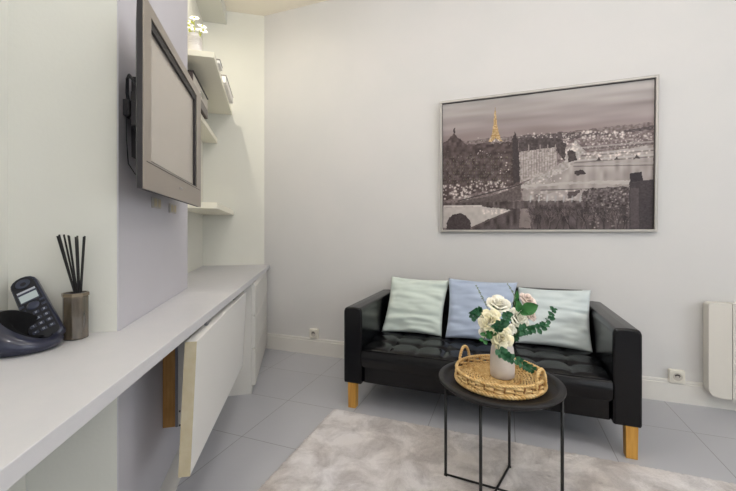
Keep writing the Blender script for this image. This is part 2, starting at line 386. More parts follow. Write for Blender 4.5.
for x, y, z, w_ in pos:
    t = thing('white_flower', w_ + ' white flower in the vase on the topmost shelf', 'flower', W(-.035, 1.24, 2.1895), GA, 'white flowers on the top shelf')
    b = new(); tube(b, [(x * .15, y * .15, .02), (x * .3, y * .3, .12), (x, y, z)], .002, 6); obj('stem', b, M_yg, t)
    daisy(t, Vector((x, y, z)), .032, (x * 4, y * 4 - .5, .5))
    b = new(); p = Vector((x * .7, y * .7, z - .04)); q = p + Vector((R.uniform(-.03, .03), -.02, .02)); s = Vector((.008, 0, .004))
    vs = [b.verts.new(v) for v in (p, (p + q) / 2 + s, q, (p + q) / 2 - s)]; b.faces.new(vs); obj('leaf', b, M_yg, t)

# ================================================================== TELEVISION
A0 = .12
tv = thing('television', 'taupe-framed flat television mounted on the grey pillar', 'television', W(0, .232, 1.21), GA)
def TV(a, bb_, z): return (a, bb_ - .232, z - 1.21)
B0, B1, Z0, Z1 = -.156, .620, 1.199, 1.735
S0, S1, T0, T1 = -.094, .530, 1.284, 1.700
b = new()
def ringprism(bm, a0, a1, o, i, T):
    (b0, b1, z0, z1), (c0, c1, y0, y1) = o, i
    def ring(a, r): return [bm.verts.new(T(a, r[0], r[2])), bm.verts.new(T(a, r[1], r[2])), bm.verts.new(T(a, r[1], r[3])), bm.verts.new(T(a, r[0], r[3]))]
    of, inf, ob_, ib = ring(a1, o), ring(a1, i), ring(a0, o), ring(a0, i)
    for k in range(4):
        k2 = (k + 1) % 4
        bm.faces.new((of[k], of[k2], inf[k2], inf[k])); bm.faces.new((ob_[k], ib[k], ib[k2], ob_[k2]))
        bm.faces.new((of[k], ob_[k], ob_[k2], of[k2])); bm.faces.new((inf[k], inf[k2], ib[k2], ib[k]))
ringprism(b, A0 - .004, A0, (B0, B1, Z0, Z1), (S0, S1, T0, T1), TV); obj('bezel', b, M_greyplastic, tv, bevel=.0015)
b = new(); ringprism(b, A0 - .018, A0 - .0041, (B0 + .001, B1 - .001, Z0 + .001, Z1 - .001), (S0 - .001, S1 + .001, T0 - .001, T1 + .001), TV); obj('side_rim', b, M_tvback, tv)
b = new(); ringprism(b, A0 - .017, A0 - .004, (S0 - .0005, S1 + .0005, T0 - .0005, T1 + .0005), (S0 + .002, S1 - .026, T0 + .004, T1 - .026), TV); obj('painted_shadow_band', b, M_gap, tv)  # dark ring painted in for the shadow between bezel and screen
b = new(); box(b, A0 - .016, A0 - .012, S0, S1, T0, T1, TV); obj('screen', b, M_screen, tv)
b = new()
hexa(b, [TV(A0 - .045, B0 + .075, Z0 + .03), TV(A0 - .0181, B0 + .002, Z0 + .002), TV(A0 - .0181, B1 - .002, Z0 + .002), TV(A0 - .045, B1 - .07, Z0 + .03),
         TV(A0 - .045, B0 + .075, Z1 - .05), TV(A0 - .0181, B0 + .002, Z1 - .002), TV(A0 - .0181, B1 - .002, Z1 - .002), TV(A0 - .045, B1 - .07, Z1 - .05)])
obj('rear_shell', b, M_tvback, tv, bevel=.006)
b = new(); box(b, A0 - .0005, A0 + .001, .222, .262, 1.241, 1.249, TV); obj('badge', b, M_chrome, tv)
b = new(); box(b, A0 - .0005, A0 + .0008, B0 + .02, B1 - .02, 1.2765, 1.2785, TV); obj('groove', b, M_tvback, tv)
b = new(); box(b, .001, .02, .1, .36, 1.33, 1.6, TV); box(b, .02, .0755, .2, .26, 1.36, 1.57, TV); box(b, .02, .0755, .04, .07, 1.42, 1.53, TV); box(b, .001, .02, .03, .1, 1.45, 1.5, TV); obj('wall_mount', b, M_tvback, tv, bevel=.002)
b = new(); tube(b, [TV(.058, .02, 1.52), TV(.045, -.0, 1.545), TV(.03, .0, 1.565), TV(.018, .02, 1.56), TV(.012, .035, 1.52), TV(.018, .05, 1.45), TV(.03, .06, 1.41), TV(.055, .08, 1.39)], .0048, 8)
obj('cable', b, M_navyd, tv, smooth=True)
b = new(); tube(b, [TV(.02, .03, 1.5), TV(.012, .03, 1.46), TV(.010, .035, 1.38), TV(.01, .05, 1.30), TV(.02, .08, 1.27), TV(.05, .1, 1.3)], .0018, 6)
obj('thin_cable', b, M_navyd, tv, smooth=True)
for q in ((.05, .02, 1.505), (.045, .03, 1.49)):
    b = new(); ball(b, TV(*q), .009, 10); obj('connector', b, M_chrome, tv, smooth=True)
def wall_socket(label, bc, zc):
    t = thing('wall_socket', label, 'socket', W(.0005, bc, zc), GA, 'sockets under the television')
    b = new(); box(b, 0, .008, -.05, .05, -.021, .021); obj('plate', b, M_silver, t, bevel=.002)  # grey plate colour stands in for shade below the television
    for q in (-.025, .025):
        b = new(); box(b, .008, .0095, q - .015, q + .015, -.015, .015); obj('insert', b, M_edge, t)
wall_socket('near wall socket just under the television on grey pillar', .352, 1.196)
wall_socket('far wall socket under the television near its right corner', .588, 1.188)

# ================================================================== PICTURE
PX0, PX1, PZ0, PZ1 = -.466, .914, 1.08, 2.076
tilt = math.atan2(.03, PZ1 - PZ0)
pic = thing('framed_picture', 'large framed city-at-night photograph hung over the sofa', 'picture', ((PX0 + PX1) / 2, YW - .003, PZ0))
pw, ph = PX1 - PX0, PZ1 - PZ0
def PT(x, y, z):          # y = distance out from the wall, leaning forward at the top
    return (x, -(y * cos(tilt) + z * sin(tilt)), z * cos(tilt) - y * sin(tilt) * 0)
fwid = .017
b = new()
(def_o) = None
def PR(a, x, z): return PT(x, a, z)
ringprism(b, 0, .028, (-pw / 2, pw / 2, 0, ph), (-pw / 2 + fwid, pw / 2 - fwid, fwid, ph - fwid), PR); obj('frame', b, M_silver, pic, bevel=.002)
b = new(); ringprism(b, .004, .014, (-pw / 2 + fwid + .0002, pw / 2 - fwid - .0002, fwid + .0002, ph - fwid - .0002), (-pw / 2 + fwid + .003, pw / 2 - fwid - .003, fwid + .003, ph - fwid - .004), PR); obj('inner_lip', b, M_gap, pic)

def city_print(NX, NZ, uv):
    """dusk photograph of a river city, computed in the print's own plane; uv(x, y) gives fractions for measured feature points"""
    xs = (np.arange(NX) + .5) / NX; zs = (np.arange(NZ) + .5) / NZ
    U, V = np.meshgrid(xs, zs, indexing='ij')
    rng = np.random.RandomState(5)
    def nz(sx, sz, seed):
        r = np.random.RandomState(seed); g = r.rand(sx + 2, sz + 2)
        x = U * sx; z = V * sz; i = x.astype(int); j = z.astype(int); fx = x - i; fz = z - j
        fx = fx * fx * (3 - 2 * fx); fz = fz * fz * (3 - 2 * fz)
        return (g[i, j] * (1 - fx) + g[i + 1, j] * fx) * (1 - fz) + (g[i, j + 1] * (1 - fx) + g[i + 1, j + 1] * fx) * fz
    r0 = np.random.RandomState(77)
    img = np.zeros((NX, NZ, 3))
    def lin(c): return np.array(srgb(c)[:3])
    c1, c2, c3 = np.array((166, 161, 158.)), np.array((142, 128, 127.)), np.array((128, 112, 112.))
    img = np.zeros((NX, NZ, 3))
    t = np.clip((1 - V) / .3, 0, 1)[..., None]
    img[:] = c1 * (1 - t) + c2 * t
    t2 = np.clip((.72 - V) / .15, 0, 1)[..., None]; img[:] = img * (1 - t2) + c3 * t2
    img += ((nz(3, 26, 1) + nz(6, 40, 2) - 1) * 20)[..., None]
    WU = (nz(110, 80, 61) - .5) * .014 + (nz(40, 30, 62) - .5) * .012; WV = (nz(110, 80, 63) - .5) * .020 + (nz(40, 30, 64) - .5) * .016
    def poly(pts, col, nse=0, seed=3, a=1.0, ns=(120, 90), wp=.45):
        UU, VV = U + WU * wp, V + WV * wp
        pts = [uv(*p) for p in pts]; inside = np.zeros(U.shape, bool); n = len(pts)
        for i in range(n):
            (x1, y1), (x2, y2) = pts[i], pts[(i + 1) % n]
            if abs(y2 - y1) < 1e-9: continue
            cond = ((y1 > VV) != (y2 > VV)) & (UU < (x2 - x1) * (VV - y1) / (y2 - y1) + x1); inside ^= cond
        c = np.array(col, float) + ((nz(ns[0], ns[1], seed) - .5) * 2 * nse)[..., None]
        img[inside] = img[inside] * (1 - a) + c[inside] * a
        return inside
    def dots(pts, n, lo, hi, rad=.0022, seed=9, box_=None):
        r = np.random.RandomState(seed); x0, y0, x1, y1 = pts
        for _ in range(n):
            x, y = r.uniform(x0, x1), r.uniform(y0, y1) ; u, v = uv(x, y + (0 if box_ is None else box_ * (x - x0))); s = r.uniform(.6, 1.5) * rad
            d = ((U - u) ** 2 + ((V - v) * .72) ** 2) / (s * s); m = d < 4
            g = np.exp(-d[m])[:, None]; col = np.array((1, .95, .92)) * r.uniform(lo, hi); img[m] = img[m] * (1 - g) + col * g
    def line(p, q, w, col, a=1.):
        (x1, y1), (x2, y2) = uv(*p), uv(*q); dx, dy = x2 - x1, (y2 - y1) * .72
        t = np.clip(((U - x1) * dx + (V - y1) * .72 * dy) / (dx * dx + dy * dy), 0, 1)
        d = np.sqrt((U - x1 - t * dx) ** 2 + ((V - y1) * .72 - t * dy) ** 2); g = (np.clip(1.5 - d / w, 0, 1) * a)[..., None]
        img[:] = img * (1 - g) + np.array(col, float) * g
    # far city band and river
    poly([(30, 212), (250, 190), (400, 178), (645, 150), (650, 470), (30, 470)], (118, 105, 104), 26, 3)
    poly([(250, 192), (400, 180), (520, 182), (645, 160), (645, 172), (400, 200), (250, 205)], (84, 74, 74), 22, 4)
    dots((380, 185, 640, 232), 230, 150, 225, .0026, 11, -.03)
    dots((255, 182, 400, 196), 30, 170, 235, .003, 12)
    dots((440, 176, 560, 200), 40, 200, 240, .004, 13)
    # river
    poly([(270, 330), (390, 262), (480, 240), (645, 215), (645, 330), (560, 380), (270, 395)], (158, 149, 145), 22, 5, ns=(60, 16))
    for y0, y1, g in ((262, 244, 186), (244, 226, 170), (272, 268, 165), (226, 206, 165)):
        line((415, y0), (645, y1), .003, (g, g - 6, g - 10), .8); line((415, y0 + 6), (645, y1 + 6), .002, (84, 76, 76), .7)
    dots((430, 238, 640, 262), 60, 190, 240, .0035, 14, -.04)
    for cx_ in (488, 540, 598): poly([(cx_ - 9, 262 - (cx_ - 488) * .06), (cx_, 251 - (cx_ - 488) * .06), (cx_ + 9, 262 - (cx_ - 488) * .06)], (70, 62, 62)); dots((cx_ - 8, 246 - (cx_ - 488) * .06, cx_ + 8, 252 - (cx_ - 488) * .06), 6, 215, 240, .003, cx_)
    # quay right of the long facade
    poly([(262, 332), (388, 268), (392, 232), (420, 205), (450, 235), (400, 285), (280, 345)], (168, 160, 156), 30, 6)
    dots((380, 208, 425, 262), 40, 205, 245, .004, 15)
    dots((290, 280, 380, 330), 26, 200, 235, .003, 16)
    poly([(395, 236), (405, 230), (420, 236), (424, 262), (400, 268)], (66, 56, 56), 12, 7)
    poly([(416, 292), (440, 288), (450, 300), (425, 306)], (60, 50, 50)); 
    # dark left blocks
    poly([(30, 245), (36, 214), (50, 205), (66, 186), (72, 186), (92, 205), (106, 216), (150, 212), (235, 208), (238, 196), (245, 178), (252, 196), (256, 226), (258, 330), (150, 350), (30, 380)], (76, 63, 62), 24, 8, ns=(70, 50))
    poly([(66, 186), (68, 168), (72, 168), (70, 186)], (60, 50, 50))
    poly([(238, 205), (246, 180), (254, 205), (258, 250), (262, 320), (240, 330)], (58, 49, 50), 6, 9)
    poly([(255, 206), (300, 196), (370, 196), (392, 214), (388, 262), (365, 230), (258, 238)], (72, 62, 62), 16, 10)
    # lit facade
    f = poly([(258, 236), (365, 222), (367, 280), (330, 300), (260, 326)], (164, 154, 150), 26, 11, wp=.2)
    for k in range(14):
        x = 262 + k * 7.7; line((x, 232 - k * .6), (x, 318 - k * 3.2), .0012, (106, 96, 94), .75)
    for x in (285, 318, 340, 362): poly([(x - 3, 236), (x, 206), (x + 3, 236)], (78, 68, 68)); line((x, 216), (x, 262), .0016, (188, 178, 172), .8)
    for k in range(3): line((260, 262 + k * 20), (366, 244 + k * 13), .0013, (124, 114, 110), .6)
    dots((36, 235, 240, 325), 130, 96, 150, .0022, 17); dots((196, 250, 232, 300), 8, 210, 235, .003, 18); dots((135, 232, 165, 246), 5, 200, 230, .003, 19)
    dots((36, 330, 120, 372), 70, 175, 240, .0045, 20); dots((120, 318, 225, 356), 60, 170, 235, .004, 21)
    # left bank wall and road
    poly([(78, 380), (180, 362), (262, 332), (264, 372), (200, 388), (80, 392)], (92, 82, 80), 12, 12)
    line((80, 378), (264, 330), .003, (56, 48, 48), .9)
    # middle bridge
    poly([(262, 332), (430, 322), (585, 318), (585, 330), (440, 328), (264, 340)], (178, 170, 165), 7, 13, ns=(40, 60))
    line((262, 348), (585, 340), .0022, (64, 56, 56), .85)
    poly([(264, 346), (330, 342), (300, 356), (268, 372)], (150, 140, 136), 10, 14)
    poly([(300, 360), (440, 344), (560, 350), (560, 385), (290, 385)], (140, 130, 127), 34, 15, ns=(22, 8))
    dots((290, 348, 440, 380), 30, 190, 225, .005, 22)
    poly([(398, 352), (414, 350), (440, 345), (420, 366), (398, 372)], (82, 72, 72), 8, 16)
    # dark band and water below
    poly([(30, 384), (265, 378), (600, 376), (600, 408), (250, 405), (30, 398)], (78, 68, 67), 30, 17, ns=(90, 30), a=.85)
    poly([(140, 400), (600, 402), (600, 470), (120, 470)], (74, 64, 64), 28, 18, ns=(60, 14))
    poly([(262, 400), (286, 400), (292, 456), (258, 456)], (140, 128, 124), 20, 19, a=.7, ns=(30, 6))
    dots((460, 350, 600, 455), 90, 110, 190, .003, 23)
    for yy in range(250, 330, 9):
        for xx in range(38, 236, 5):
            if r0.rand() < .7: line((xx, yy), (xx, yy + 3.5), .0011, (r0.uniform(90, 132),) * 2 + (96,), .8)
    for xx in range(292, 570, 24): line((xx, 364), (xx - 2, 380), .0035, (r0.uniform(150, 196),) * 3, .7)
    # near bridge with arch
    poly([(34, 396), (145, 394), (235, 404), (150, 440), (118, 456), (34, 456)], (180, 172, 167), 9, 20, ns=(60, 40))
    line((40, 393), (148, 392), .004, (208, 200, 194))
    pts = [(82 + 36 * cos(t), 450 - 36 * sin(t)) for t in np.linspace(0, pi, 14)]; poly([(46, 462)] + pts[::-1] + [(118, 462)], (64, 54, 55), 6, 21, wp=.3)
    for k in range(6): dots((150 + k * 13, 404, 158 + k * 13, 418 - k), 5, 205, 240, .0042, 40 + k)
    line((118, 456), (235, 406), .004, (92, 82, 80), .9)
    # trees at the lower right: trunks and branching twigs
    r = np.random.RandomState(31)
    def branch(x, y, ang, ln, w, d):
        x2, y2 = x + ln * cos(ang), y - ln * sin(ang); line((x, y), (x2, y2), w, (58, 49, 50), .85)
        if d > 0:
            for s in (-.45, .1, .5): branch(x2, y2, ang + s + r.uniform(-.2, .2), ln * .72, w * .7, d - 1)
    for x0 in (310, 345, 385, 425, 468, 505, 540, 570): branch(x0, 466, pi / 2 + r.uniform(-.25, .25), 30, .0028, 3)
    poly([(440, 352), (470, 340), (560, 335), (585, 345), (585, 392), (440, 400)], (72, 62, 62), 44, 22, a=.8, ns=(150, 110))
    dots((450, 340, 580, 400), 50, 120, 190, .003, 24)
    def twig(x, y, ang, ln, w, d, c):
        x2, y2 = x + ln * cos(ang), y - ln * sin(ang); line((x, y), (x2, y2), w, c, .8)
        if d > 0:
            for q in (-.5, .05, .5): twig(x2, y2, ang + q + r.uniform(-.25, .25), ln * .7, w * .75, d - 1, c)
    for x0 in range(300, 580, 16): twig(x0 + r.uniform(-6, 6), 462, pi / 2 + r.uniform(-.4, .4), r.uniform(16, 26), .0016, 3, [(112, 100, 98), (44, 36, 38), (92, 82, 80)][x0 % 3])
    # roof block at the right
    poly([(576, 322), (584, 320), (650, 316), (650, 470), (578, 470)], (62, 54, 56), 5, 23, wp=.15)
    poly([(578, 298), (612, 293), (616, 318), (578, 324)], (44, 37, 40), wp=.15)
    poly([(580, 340), (604, 340), (606, 470), (582, 470)], (78, 69, 70), 5, 24, wp=.15)
    # golden tower, generic lattice mast
    poly([(169, 208), (178, 188), (183, 160), (187, 118), (190, 118), (194, 160), (200, 188), (209, 206), (200, 206), (189, 196), (178, 208)], (182, 152, 106), 30, 25, ns=(200, 120), wp=.15)
    line((188.5, 119), (188.5, 110), .0016, (150, 120, 90)); line((176, 190), (202, 189), .0018, (150, 114, 62)); line((182, 172), (196, 171), .0014, (160, 122, 70))
    dots((172, 196, 206, 206), 9, 225, 245, .0022, 27)
    dots((110, 196, 235, 214), 30, 120, 190, .0022, 28)
    img += ((nz(210, 150, 51) - .5) * 14)[..., None] * (img[..., :1] < 128)
    img = np.clip(img, 0, 255) / 255
    return np.where(img <= .04045, img / 12.92, ((img + .055) / 1.055) ** 2.4)
def uvmap(x, y):
    px, py = 430 + x / 2.8875, 70 + y / 2.8875
    xc = (px - 368) / 366; h = -(py - 232) / 366
    X = xc * cos(YAW) - sin(YAW); Y = xc * sin(YAW) + cos(YAW); t = (YW - .03) / Y
    return ((X * t - PX0 - fwid) / (pw - 2 * fwid), (H + h * t - PZ0 - fwid) / (ph - 2 * fwid))
NX, NZ = 430, 306
col = city_print(NX, NZ, uvmap)
xs = np.linspace(-pw / 2 + fwid, pw / 2 - fwid, NX + 1); zs = np.linspace(fwid, ph - fwid, NZ + 1)
verts = [PT(x, .010, z) for x in xs for z in zs]
faces = [(i * (NZ + 1) + j, (i + 1) * (NZ + 1) + j, (i + 1) * (NZ + 1) + j + 1, i * (NZ + 1) + j + 1) for i in range(NX) for j in range(NZ)]
me = bpy.data.meshes.new('print'); me.from_pydata(verts, [], faces)
at = me.color_attributes.new('print', 'FLOAT_COLOR', 'CORNER')
cc = np.ones((NX * NZ, 4, 4), dtype=np.float32); cc[:, :, :3] = col.reshape(-1, 1, 3)
at.data.foreach_set('color', cc.ravel()); me.materials.append(M_print)
po = bpy.data.objects.new('print', me); C.objects.link(po); po.parent = pic
b = new(); box(b, -pw / 2 + .004, pw / 2 - .004, .001, .008, .004, ph - .004, PT); obj('backing', b, M_boxgrey, pic)

# ================================================================== OUTLETS AND HEATER
def hprof(x0, x1, z0, z1, r, n=6, rr_=None):
    rr_ = rr_ or (r, r, r, r)
    pts = []
    a, b_, c, d = rr_
    for cx_, cz_, a0, rr in ((x1 - a, z1 - a, 0, a), (x0 + b_, z1 - b_, pi / 2, b_), (x0 + c, z0 + c, pi, c), (x1 - d, z0 + d, 1.5 * pi, d)):
        for k in range(n + 1): t = a0 + pi / 2 * k / n; pts.append((cx_ + rr * cos(t), cz_ + rr * sin(t)))
    return pts
def yprism(bm, poly, y0, y1):
    lo = [bm.verts.new((p[0], y0, p[1])) for p in poly]; hi = [bm.verts.new((p[0], y1, p[1])) for p in poly]; n = len(poly)
    bm.faces.new(lo); bm.faces.new(hi[::-1])
    for i in range(n): bm.faces.new((lo[i], hi[i], hi[(i + 1) % n], lo[(i + 1) % n]))
def outlet(label, x, z, d, grp='power sockets along the baseboard'):
    t = thing('power_outlet', label, 'socket', (x, YW - .0005, z))
    b = new(); box(b, -.041, .041, -d, 0, -.041, .041); obj('housing', b, M_white, t, bevel=.005, segs=3)
    b = new(); lathe(b, [(.031, 0), (.031, .004), (.026, .004), (.024, -.001), (0, -.001)], 28)
    bmesh.ops.rotate(b, verts=b.verts[:], cent=(0, 0, 0), matrix=Matrix.Rotation(pi / 2, 3, 'X')); bmesh.ops.translate(b, verts=b.verts[:], vec=(0, -d, 0))
    obj('socket_ring', b, M_white, t, smooth=False)
    b = new(); tube(b, [(0, -d - .0012, 0), (0, -d - .0018, 0)], .024, 24); obj('recess', b, M_boxlight, t)  # beige disc, the recess shading is put into its colour
    b = new(); yprism(b, [(.017 * cos(q), .017 * sin(q)) for q in np.linspace(.35, pi - .35, 9)] + [(.010 * cos(q), .008 * sin(q)) for q in np.linspace(pi - .5, .5, 7)], -d - .0024, -d - .0016); obj('painted_shadow_arc', b, M_hole, t)  # dark arc painted as the shade at the top of the recess
    for q in (-.009, .009):
        b = new(); tube(b, [(q, -d - .0022, 0), (q, -d - .0015, 0)], .0025, 8); obj('contact_hole', b, M_navyd, t)
    return t
outlet('white power socket above baseboard in the left corner', -1.572, .187, .03)
outlet('white power socket above baseboard right of the sofa', 1.017, .168, .028)
ht = thing('electric_heater', 'white electric wall heater at the right edge', 'heater', (1.5, YW, .088))
hx0, hx1 = -.352, .42
b = new(); yprism(b, hprof(hx0, -.242, 0.0, .566, .034, rr_=(.004, .02, .055, .004)), -.088, -.022); obj('end_cap', b, M_rad, ht)
b = new(); yprism(b, hprof(-.239, hx1, -.002, .567, .02, rr_=(.02, .004, .004, .02)), -.0885, -.022); obj('front_panel', b, M_rad, ht)
b = new(); yprism(b, hprof(hx0 + .01, hx1, .01, .548, .02), -.0225, -.0005); obj('back_plate', b, M_white, ht)

# ================================================================== RUG
b = new()
nx, ny = 300, 190; rx0, rx1, ry0, ry1 = -.965, 1.45, .55, 2.012
def rugp(u, v):
    x = rx0 + (rx1 - rx0) * u; y = ry0 + (ry1 - ry0) * v; x += -.02 * (v - .5) 
    e = min(u * (rx1 - rx0), (1 - u) * (rx1 - rx0), v * (ry1 - ry0), (1 - v) * (ry1 - ry0))
    z = .013 * min(1, e / .02 + .08)
    if e > .001: z += noise.noise(Vector((x * 70, y * 70, 1))) * .0025 + R.uniform(0, .004)
    if e < .03: x += R.uniform(-.005, .005); y += R.uniform(-.004, .004)
    return (x, y, z + .001)
grid(b, rugp, nx, ny)
tag(obj('area_rug', b, M_rug, smooth=True), 'soft mottled beige-grey shaggy rug lying in front of the sofa', 'rug')

# ================================================================== SOFA
sofa = thing('sofa', 'black tufted leather two-seat sofa with oak legs', 'sofa', (-.157, 2.06, 0))
SX, SY = -.157, 2.06
def S(x, y, z): return (x - SX, y - SY, z)
def arm(x0, x1, lab):
    b = new()
    y0, y1, z0, z1 = 2.058, 2.815, .155, .618
    pr_ = [(x0, z0), (x1, z0), (x1, z1 - .03)]
    for k in range(1, 6): a = pi / 2 * k / 6; pr_.append((x1 - .022 + .022 * cos(a), z1 - .03 + .03 * sin(a)))
    pr_ += [(x1 - .022, z1), ((x0 + x1) / 2, z1 + .003), (x0 + .022, z1)]
    for k in range(5, 0, -1): a = pi / 2 * k / 6; pr_.append((x0 + .022 - .022 * cos(a), z1 - .03 + .03 * sin(a)))
    pr_ += [(x0, z1 - .03)]
    yprism(b, [(p[0] - SX, p[1]) for p in pr_], y0 - SY, y1 - SY)
    o = obj('armrest', b, M_leather, sofa, bevel=.012, segs=3)
    # piping round the front face
    b = new(); xa, xb = x0 + .010 - SX, x1 - .010 - SX; yy = y0 - SY - .001
    tube(b, [(xa, yy + .004, z0 + .004), (xa, yy + .004, z1 - .03), (xa + .012, yy + .004, z1 - .008), (xb - .012, yy + .004, z1 - .008), (xb, yy + .004, z1 - .03), (xb, yy + .004, z0 + .004)], .0035, 6)
    obj('piping', b, M_leather, o, smooth=True)
    return o
arm(-.930, -.812, 'l'); arm(.486, .606, 'r')
b = new(); box(b, *[q for q in (-.812 - SX, .486 - SX, 2.088 - SY, 2.80 - SY, .158, .262)]); obj('base_rail', b, M_leather, sofa, bevel=.01, segs=3)
def seat(xa, xb, ya, yb, zt_, zb_):
    b = new(); nu, nv = 120, 64
    cols, rows = 8, 4
    def top(u, v):
        x = xa + (xb - xa) * u; y = ya + (yb - ya) * v
        ex = min(u * (xb - xa), (1 - u) * (xb - xa)); ey = v * (yb - ya)
        z = zt_
        cu = (u * cols) % 1; cv = (v * rows) % 1
        du = min(cu, 1 - cu) / cols * (xb - xa); dv = min(cv, 1 - cv) / rows * (yb - ya)
        cr = .007 * math.exp(-(du / .012) ** 2) + .007 * math.exp(-(dv / .012) ** 2)
        bt = .012 * math.exp(-((du * du + dv * dv) / .032 ** 2))
        edge = min(1, ey / .03, ex / .03 if ex < .03 else 1)
        z -= (cr + bt) * (1 if ey > .04 else ey / .04)
        z += noise.noise(Vector((x * 9, y * 9, 3))) * .003
        z -= .012 * (1 - min(1, ey / .03)) ** 2
        z += .012 * sin(pi * min(1, v * 1.1))
        return (x - SX, y - SY - 0.006 * min(1, ey / .03) * 0, z)
    vs = grid(b, top, nu, nv)
    # front face, bulging
    m = 8
    prev = [row[0] for row in vs]
    for k in range(1, m + 1):
        t = k / m; cur = []
        for i in range(nu + 1):
            p0 = vs[i][0].co; u = i / nu
            bul = .016 * sin(pi * t) + noise.noise(Vector((u * 9, t * 2, 7))) * .003
            cur.append(b.verts.new((p0.x, p0.y - bul, p0.z + (zb_ - p0.z) * t)))
        for i in range(nu): b.faces.new((prev[i], prev[i + 1], cur[i + 1], cur[i]))
        prev = cur
    # sides and back
    for side in (0, nu):
        col_ = vs[side]; lo = [b.verts.new((v.co.x, v.co.y, zb_)) for v in col_[1:]]
        lo = [prev[side]] + lo
        for j in range(nv):
            try: b.faces.new((col_[j], col_[j + 1], lo[j + 1], lo[j]))
            except Exception: pass
    o = obj('seat_cushion', b, M_leather, sofa, smooth=True)
    for i in range(1, cols):
        for j in (1, 2, 3):
            bb_ = new(); x = xa + (xb - xa) * i / cols; y = ya + (yb - ya) * j / rows
            z = top(i / cols, j / rows)[2]
            lathe(bb_, [(0, .004), (.007, .003), (.010, 0), (.009, -.003)], 12, (x - SX, y - SY, z)); obj('button', bb_, M_leather, o, smooth=True)
    bb_ = new(); tube(bb_, [(x0_ - SX, ya - SY - .002, zt_ - .012 + .002) for x0_ in np.linspace(xa + .01, xb - .01, 20)], .0035, 6); obj('piping', bb_, M_leather, o, smooth=True)
seat(-.811, .485, 2.066, 2.66, .377, .262)
def back():
    b = new(); xa, xb, z0, z1 = -.811, .485, .345, .690; nu, nv = 100, 40
    def f(u, v):
        x = xa + (xb - xa) * u; z = z0 + (z1 - z0) * v
        cu = (u * 8) % 1; cv = (v * 2.5) % 1
        du = min(cu, 1 - cu) / 8 * 1.29; dv = min(cv, 1 - cv) / 2.5 * .34
        y = 2.655 + .05 * v + .006 * math.exp(-(du / .012) ** 2) + .006 * math.exp(-(dv / .012) ** 2) + .02 * (max(0, v - .9) / .1) ** 2
        return (x - SX, y - SY, z - .01 * (max(0, v - .9) / .1) ** 2 * 0)
    vs = grid(b, f, nu, nv)
    top = [r_[-1] for r_ in vs]
    t2 = [b.verts.new((v.co.x, 2.80 - SY, z1 + .002)) for v in top]; bt = [b.verts.new((v.co.x, 2.82 - SY, .18)) for v in top]
    bf = [b.verts.new((v.co.x, 2.655 - SY, .18)) for v in top]; fr = [r_[0] for r_ in vs]
    for i in range(nu):
        for p, q in ((top, t2), (t2, bt), (bt, bf), (bf, fr)): b.faces.new((p[i], p[i + 1], q[i + 1], q[i]))
    for s in (0, nu): b.faces.new([vs[s][j] for j in range(nv + 1)] + [t2[s], bt[s], bf[s]])
    o = obj('backrest', b, M_leather, sofa, smooth=False)
    for p in o.data.polygons: p.use_smooth = len(p.vertices) == 4
    bb_ = new(); tube(bb_, [(x - SX, 2.722 - SY, .6905) for x in np.linspace(xa, xb, 12)], .0045, 6); obj('piping', bb_, M_leather, o, smooth=True)
back()
for (x, y) in ((-.880, 2.092), (.566, 2.092), (-.880, 2.775), (.566, 2.775)):
    b = new(); hw, hb = .026, .024
    hexa(b, [S(x - hb, y - hb, 0), S(x + hb, y - hb, 0), S(x + hb, y + hb, 0), S(x - hb, y + hb, 0), S(x - hw, y - hw, .157), S(x + hw, y - hw, .157), S(x + hw, y + hw, .157), S(x - hw, y + hw, .157)])
    obj('leg', b, M_leg, sofa, bevel=.003)

# ------------------------------------------------------------------ cushions
def pillow(label, c4, thick, m, seed, piping=None):
    bl, br_, tr, tl = [Vector(c) for c in c4]
    org = (bl + br_) / 2
    nrm = (br_ - bl).cross(tl - bl).normalized()
    b = new(); n = 44
    def f(side):
        def g(u, v):
            U_, V_ = 2 * u - 1, 2 * v - 1
            # edges sag in between the four corners
            uu = u + .5 * .07 * (-U_) * (1 - V_ * V_) * abs(U_) ** 3; vv = v + .5 * .06 * (-V_) * (1 - U_ * U_) * abs(V_) ** 3
            p = bl * (1 - uu) * (1 - vv) + br_ * uu * (1 - vv) + tr * uu * vv + tl * (1 - uu) * vv
            e = (max(0, 1 - U_ ** 2) * max(0, 1 - V_ ** 2)) ** .42
            q = Vector((u * 2.2 + seed, v * 6.5, seed))
            w = noise.noise(q + Vector((0, noise.noise(q * .5) * 2, 0))) * .017 + noise.noise(q * 2.1) * .009
            # creases that start at the side seams
            for k, (cv, am) in enumerate(((.25, .008), (.5, .007), (.72, .009), (.38, .006))):
                sgn = 1 if (k + seed) % 2 else -1
                s = (1 - u if sgn > 0 else u)
                w -= am * math.exp(-((v - cv - .12 * s * sin(seed + k)) / .022) ** 2) * math.exp(-s * 3.2)
            return p + nrm * side * (thick * e + w * min(1, e * 1.8)) - org
        return g
    vs = grid(b, f(1), n, n); grid(b, f(-1), n, n)
    bmesh.ops.remove_doubles(b, verts=b.verts[:], dist=.0004)
    o = obj('throw_cushion', b, m, smooth=True); o.location = org
    return tag(o, label, 'cushion')
pillow('mint green throw cushion at the left end of the sofa', [(-.806, 2.425, .385), (-.392, 2.440, .388), (-.362, 2.600, .742), (-.785, 2.600, .752)], .050, M_mint, 1)
pillow('pale blue throw cushion in the middle of the sofa', [(-.366, 2.420, .388), (.032, 2.410, .388), (.078, 2.585, .750), (-.366, 2.580, .760)], .052, M_blue, 4)
pillow('pale mint throw cushion against the right arm of the sofa', [(.062, 2.455, .390), (.478, 2.440, .380), (.498, 2.595, .722), (.080, 2.615, .716)], .048, M_mint2, 6)

